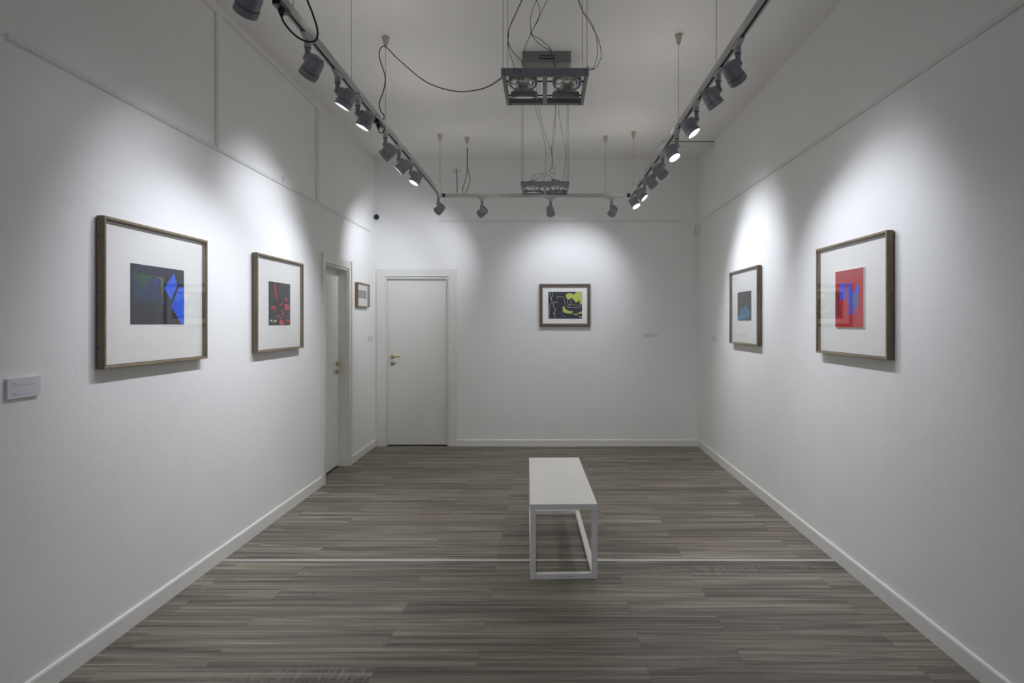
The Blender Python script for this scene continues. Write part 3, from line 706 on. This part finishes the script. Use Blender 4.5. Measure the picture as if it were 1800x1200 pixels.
# ------------------------------------------------------------------ ceiling suspensions
def suspension(x, y, label, z_end=TZ1, ycord=False):
    root = tag(empty('suspension_wire', (x, y, ZC)), label, 'wire', 'wires with plastic cups holding up the track')
    MB().lathe([(.026, -.0005), (.028, -.004), (.012, -.066), (.006, -.074)], M['cup'], n=20).build('ceiling_cup', root)
    MB().tube([(0, 0, -.070), (0, 0, z_end - ZC + .0005)], .0017, M['wire_pale'], 6).build('wire', root)
    MB().lathe([(.005, z_end - ZC + .0005), (.005, z_end - ZC + .010), (.0022, z_end - ZC + .014)], M['track'], n=10).build('wire_grip', root)
    return root
suspension(XTL, 2.93, 'suspension wire nearest the camera on left run, cut by the photo top')
suspension(XTL, 3.81, 'suspension wire on left run whose ceiling cup is out of frame, past the first spotlights')
suspension(XTL, 4.63, 'suspension wire on left run with beige cup and black cable looped under it')
suspension(XTL, 7.03, 'suspension wire with beige cup above the left corner joint')
suspension(XTR, 3.58, 'suspension wire on right run whose ceiling cup is out of frame')
suspension(XTR, 4.59, 'suspension wire with beige cup over the middle of right run')
suspension(XTR, 6.93, 'suspension wire with beige cup above the right corner joint')
suspension(.667, YT, 'suspension wire with beige cup on the cross run, left of the right corner')

# cup with two thick cables dropping to the cross run, and a wall box with a cable
sx = -.865
root = tag(empty('power_drop', (sx, YT + .05, ZC)), 'beige ceiling cup with a pair of grey cables dropping to the cross run', 'cable')
MB().lathe([(.026, -.0005), (.028, -.004), (.012, -.066), (.006, -.074)], M['cup'], n=20).build('ceiling_cup', root)
dz = TZ1 - ZC
MB().tube([(0, 0, -.07), (0, 0, -.13)], .0016, M['wire_pale'], 6).build('wire', root)
MB().tube(smooth_path([(0, 0, -.125), (.001, 0, -.30), (-.006, 0, -.42), (-.040, -.02, dz + .08), (-.050, -.04, dz + .003)]), .0042, M['wire'], 8).build('cable', root)
MB().tube(smooth_path([(.006, .003, -.125), (.006, .004, -.32), (.030, 0, -.45), (.028, -.02, dz + .12), (-.012, -.04, dz + .003)]), .0042, M['wire'], 8).build('cable', root)
root = tag(empty('junction_box', ((803 - 958) / 140, YB, EYE + (567 - 299) / 140)), 'small white box on the upper back wall with a short cable below', 'junction box')
MB().box(-.042, .042, -.030, -.0005, -.022, .022, M['rail']).build('box', root, bevel=.002, smooth=False)
MB().tube(smooth_path([(0, -.036, .006), (.002, -.038, -.05), (.012, -.06, -.18), (.018, -.10, -.30)]), .005, M['wire'], 8).build('cable', root)

# live-feed connectors with black cables
def q(px, py, d):                                       # a point of a cable at distance d in front of the camera
    s = 1130.0 / d; return Vector(((px - 958) / s, d, EYE + (567 - py) / s))
def cable(name, pts, r, m, label, cat, grp=None, parent=None, sub=6):
    o0 = Vector(pts[0]); mb = MB().tube([p - o0 for p in smooth_path(pts, sub)], r, m, 8)
    o = mb.build(name); o.location = o0
    if label: tag(o, label, cat, grp)
    return o
def connector(y, label):
    root = tag(empty('track_connector', (XTL, y, TZ0)), label, 'connector', 'black connectors feeding the left track')
    mb = MB(); mb.box(-.018, .016, -.055, .055, -.022, -.0006, M['black']); mb.lathe([(.014, -.022), (.014, -.034), (.010, -.044)], M['black'], n=16); mb.box(-.024, -.0185, -.04, .04, -.018, .004, M['black'])
    mb.build('housing', root, bevel=.0015)
    MB().lathe([(.008, -.044), (.0065, -.052)], M['spot_dark'], n=14).build('cable_gland', root)
    return root
connector(2.80, 'black connector at top of photo under the near end of left run')
connector(4.43, 'black connector under left run beneath the looped black cable')
b0 = Vector((XTL, 2.80, TZ0 - .0528))
cable('power_cable', [b0, b0 + Vector((.008, .01, -.022)), b0 + Vector((.035, .04, -.055)), b0 + Vector((.075, .07, -.075)), b0 + Vector((.112, .10, -.06)), b0 + Vector((.118, .11, -.01)), b0 + Vector((.10, .10, .06)), b0 + Vector((.07, .10, .14)), b0 + Vector((.045, .12, .25)), b0 + Vector((.02, .13, .45)), Vector((XTL + .005, 2.93, ZC - .072))], .0045, M['black'], 'black cable looping under the near end of left run, cut by the photo top', 'cable')
c0 = Vector((XTL, 4.43, TZ0 - .0528)); D1 = 4.63
pts = [c0, c0 + Vector((.006, .012, -.018)), c0 + Vector((.022, .035, -.012)), c0 + Vector((.030, .06, .03)), q(674, 214, D1), q(675, 203, D1), q(669, 195, D1), q(667, 180, D1), q(674, 160, D1), q(677, 135, D1), q(668, 105, D1), q(667, 90, D1), q(672, 82, D1), q(680, 84, 4.6), q(700, 104, 4.45), q(740, 138, 4.15), q(770, 153, 3.95), q(805, 161, 3.7), q(840, 158, 3.45), q(862, 150, 3.3), q(879, 139, 3.16), q(888, 131, 3.08)]
cable('power_cable', pts, .0036, M['black'], 'long black cable swagging from left run across to the near grid light', 'cable')

# ------------------------------------------------------------------ hanging grid lights (two by two lamps in a square frame)
def grid_light(x, y0, label, tilts):
    W, H, D = .20, .038, .40                            # half width, plate height, depth
    zb = EYE + 1.135
    root = tag(empty('grid_light', (x, y0 + D / 2, zb)), label, 'ceiling light', 'square grid lights of four lamps hung on wires')
    mb = MB(); h = D / 2
    mb.box(-W - .002, W + .002, -h, -h + .006, 0, H, M['grid_paint']); mb.box(-W, W, h - .006, h, 0, H, M['grid_paint'])
    for xx in (-W, W - .015, -.011): mb.box(xx, xx + (.022 if xx == -.011 else .015), -h + .0065, h - .0065, .0003, H - .001, M['grid_under'])
    mb.box(-W + .024, W - .024, h - .030, h - .0065, .0005, .012, M['grid_paint'])
    mb.build('frame', root, bevel=.0008, smooth=False)
    for xx in (-W + .012, 0, W - .012):
        for zz in (.012, .026): MB().lathe([(.0028, 0), (.002, .0008)], M['slot'], Matrix.Translation((xx, -h - .0001, zz)) @ Matrix.Rotation(PI / 2, 4, 'X'), 8).build('screw', root)
    st = MB(); st.box(-.150, -.108, -h - .0006, -h - .0001, .012, .034, M['canopy'])
    st.box(-.147, -.111, -h - .0009, -h - .0006, .015, .020, M['grid_paint'])
    st.build('sticker', root, smooth=False)
    for i, (cx_, cy_) in enumerate(((-.105, -.098), (.105, -.098), (-.105, .092), (.105, .092))):
        tl = tilts[i]; T = Matrix.Translation((cx_, cy_, .014)) @ Matrix.Rotation(tl, 4, 'X') @ Matrix.Rotation(PI, 4, 'X')     # +z now points down
        l = MB(); l.lathe([(.018, -.052), (.026, -.050), (.030, -.040), (.046, -.026), (.066, -.016), (.069, -.010), (.069, .012), (.066, .014), (.061, .014), (.060, .004)], M['grid_paint'], T, 32, caps=False)
        l.lathe([(.018, -.0525), (.0182, -.052)], M['grid_paint'], T, 20)
        l.box(-.004, .004, -.0715, -.0685, -.006, .006, M['slot'], T)
        lo = l.build('lamp', root)
        r = MB(); r.lathe([(.0595, .010), (.054, .002), (.040, -.010), (.022, -.017), (.0135, -.019)], M['chrome'], T, 32, caps=False)
        for k in range(6): r.box(.018, .052, -.0010, .0010, -.010, -.0065, M['grid_under'], T @ Matrix.Rotation(k * PI / 3 + .4, 4, 'Z') @ Matrix.Rotation(-.26, 4, 'Y'))
        r.lathe([(.0135, -.019), (.0135, .000), (.010, .004), (.002, .005)], M['chrome'], T, 16); r.build('reflector', lo)
        g = MB(); g.lathe([(.0590, .0105), (.0590, .0120), (.030, .0150), (.004, .0160)], M['glass'], T, 28); g.build('lens', lo)
        p = MB()
        for s in (-1, 1): p.tube([(cx_ + s * .069, cy_, .014), (cx_ + s * (.069 + (.0115 if s * cx_ > 0 else .0250)), cy_, .014)], .0035, M['slot'], 8)
        p.build('pivot', lo)
    MB().box(.055, .090, .035, .075, H - .004, H + .072, M['grid_paint']).build('transformer', root, bevel=.003, smooth=False)
    MB().box(-.125, -.05, .0, .035, H - .003, H + .008, M['grid_under']).build('terminal_block', root, bevel=.002, smooth=False)
    for sxx in (-1, 1):
        for syy in (-1, 1):
            xx, yy = sxx * (W - .006), syy * (h - .012)
            MB().tube([(xx, yy, H - .002), (xx, yy, ZC - zb - .0005)], .0012, M['wire'], 6).build('hanging_wire', root)
    return root
g1 = grid_light(0.0, 2.96, 'near grid light with four large lamps, hanging closest to the camera', (-.16, -.20, .20, .34))
g2 = grid_light(0.0, 5.33, 'far grid light, small in view, hanging just above the cross run', (-.12, -.16, .12, .22))
def cord(root, pts, r=.0015):
    M0 = Vector(root.location); pts = [Vector(p) for p in pts]
    MB().tube([p - M0 for p in smooth_path(pts, 5)], r, M['wire'], 6).build('supply_cord', root)
E1 = 3.10
top = lambda x: (x, 2.90, ZC - .08)
for pl in ([(917, 0), (905, 25), (895, 50), (893, 64), (893, 76), (896, 92), (902, 112), (906, 122)],
           [(918, 0), (907, 25), (896, 48), (894, 62), (894, 76), (903, 93), (914, 104), (922, 118)],
           [(943, 0), (936, 18), (932, 36), (933, 58), (926, 75), (920, 92), (917, 118)],
           [(962, 0), (950, 25), (940, 45), (934, 59), (945, 74), (958, 84), (968, 90), (977, 116)],
           [(943, 0), (948, 14), (946, 35), (934, 58), (948, 68), (960, 78), (968, 88), (975, 118)],
           [(1016, 0), (1022, 16), (1038, 38), (1047, 60), (1050, 85), (1048, 106), (1042, 121), (1028, 126)],
           [(1018, 0), (1027, 26), (1040, 46), (1052, 70), (1057, 95), (1052, 112), (1043, 122), (1030, 116)]):
    p = [q(a, b, E1) for a, b in pl]
    up = q(955 + (pl[0][0] - 955) * .55, -175, E1); d0 = (p[0] - p[1]).normalized(); ux = (p[0] + d0 * .10); cord(g1, [Vector((up.x, 2.61, ZC - .088)), Vector((up.x, 2.80, ZC - .12)), Vector(((up.x + ux.x) / 2, 3.02, ZC - .28)), ux] + p)
for a, b in ((893, 64), (893, 76), (934, 59), (968, 88), (1042, 121)): MB().lathe([(.001, -.004), (.0045, -.002), (.0045, .002), (.001, .004)], M['wire'], Matrix.Translation(q(a, b, E1) - Vector(g1.location)), 8).build('cable_tie', g1)
E2 = 5.50
zz = lambda x, y: q(900 + x / 7.06, 180 + y / 7.06, E2)
for pl in ([(290, 30), (340, 250), (400, 480), (420, 640), (412, 850), (330, 890), (260, 920), (225, 975)],
           [(330, 30), (380, 300), (450, 500), (490, 640), (505, 740), (480, 830), (420, 880), (300, 955), (260, 980)],
           [(540, 30), (522, 250), (500, 480), (490, 580), (500, 700), (480, 800), (480, 870), (540, 890)],
           [(580, 30), (585, 160), (630, 400), (655, 560), (660, 700), (640, 975)],
           [(545, 30), (530, 400), (500, 640), (505, 780), (535, 885)],
           [(510, 930), (440, 900), (400, 930), (392, 980)]):
    p = [zz(a, b) for a, b in pl]
    if pl[0][1] == 30: p = [Vector((p[0].x * .8, 5.12, ZC - .088)), Vector((p[0].x * .85, 5.3, ZC - .16))] + p
    cord(g2, p, .0016)
def canopy(y0, label):
    root = tag(empty('ceiling_canopy', (0.013, y0 + .15, ZC)), label, 'canopy', 'grey ceiling boxes feeding the grid lights')
    MB().box(-.183, .183, -.15, .15, -.086, -.0005, M['canopy']).build('housing', root, bevel=.0015, smooth=False)
    for z in (-.036, -.057): MB().box(-.062, .062, -.1512, -.1502, z - .004, z + .004, M['slot']).build('vent_slot', root, smooth=False)
    return root
canopy(4.87, 'grey ceiling box with two slots, seen just above the near grid light')
canopy(2.45, 'grey ceiling box nearest the camera, feeding the cords of the near grid light')

# ------------------------------------------------------------------ camera and sensor in the corners
root = tag(empty('security_camera', ((664 - 958) / 140, YB, EYE + (567 - 383) / 140)), 'small white security camera with round black face in upper left back corner', 'camera')
T = Matrix.Rotation(PI / 2, 4, 'X')
mb = MB(); mb.box(-.062, .040, -.018, -.0005, -.055, .048, M['white_plastic']); mb.build('mount', root, bevel=.006)
T2 = Matrix.Translation((.006, -.060, 0)) @ Matrix.Rotation(PI / 2 + .1, 4, 'X')
mb = MB(); mb.lathe([(.030, -.042), (.046, -.025), (.052, .0), (.047, .022), (.0345, .024)], M['white_plastic'], T2, 28); hb = mb.build('housing', root)
mb = MB(); mb.lathe([(.0335, .0242), (.032, .029), (.020, .035), (.006, .038)], M['black'], T2, 28); mb.build('lens', root)
mb = MB(); mb.tube([(0, -.006, .052), (0, -.006, .16)], .005, M['rail'], 8); mb.build('cable', root)
root = tag(empty('motion_sensor', (XR(YB) - .019, YB - .045, EYE + (567 - 403) / 140)), 'white rounded motion sensor in upper right back corner', 'sensor')
mb = MB(); mb.box(-.026, .018, -.020, .044, -.056, .050, M['white_plastic']); so = mb.build('housing', root, bevel=.009)
mb = MB(); mb.box(-.016, .010, -.024, -.0195, -.030, .006, M['rail']); mb.build('window', root, bevel=.002)
hk = MB(); hk.tube([(.012, 0, -.02), (.014, 0, .028)], .0018, M['spot_dark'], 6); ho = hk.build('rail_hook'); ho.location = (XL(5.17), 5.17, 2.70)
tag(ho, 'tiny dark hook sticking up from the left picture rail', 'hook')
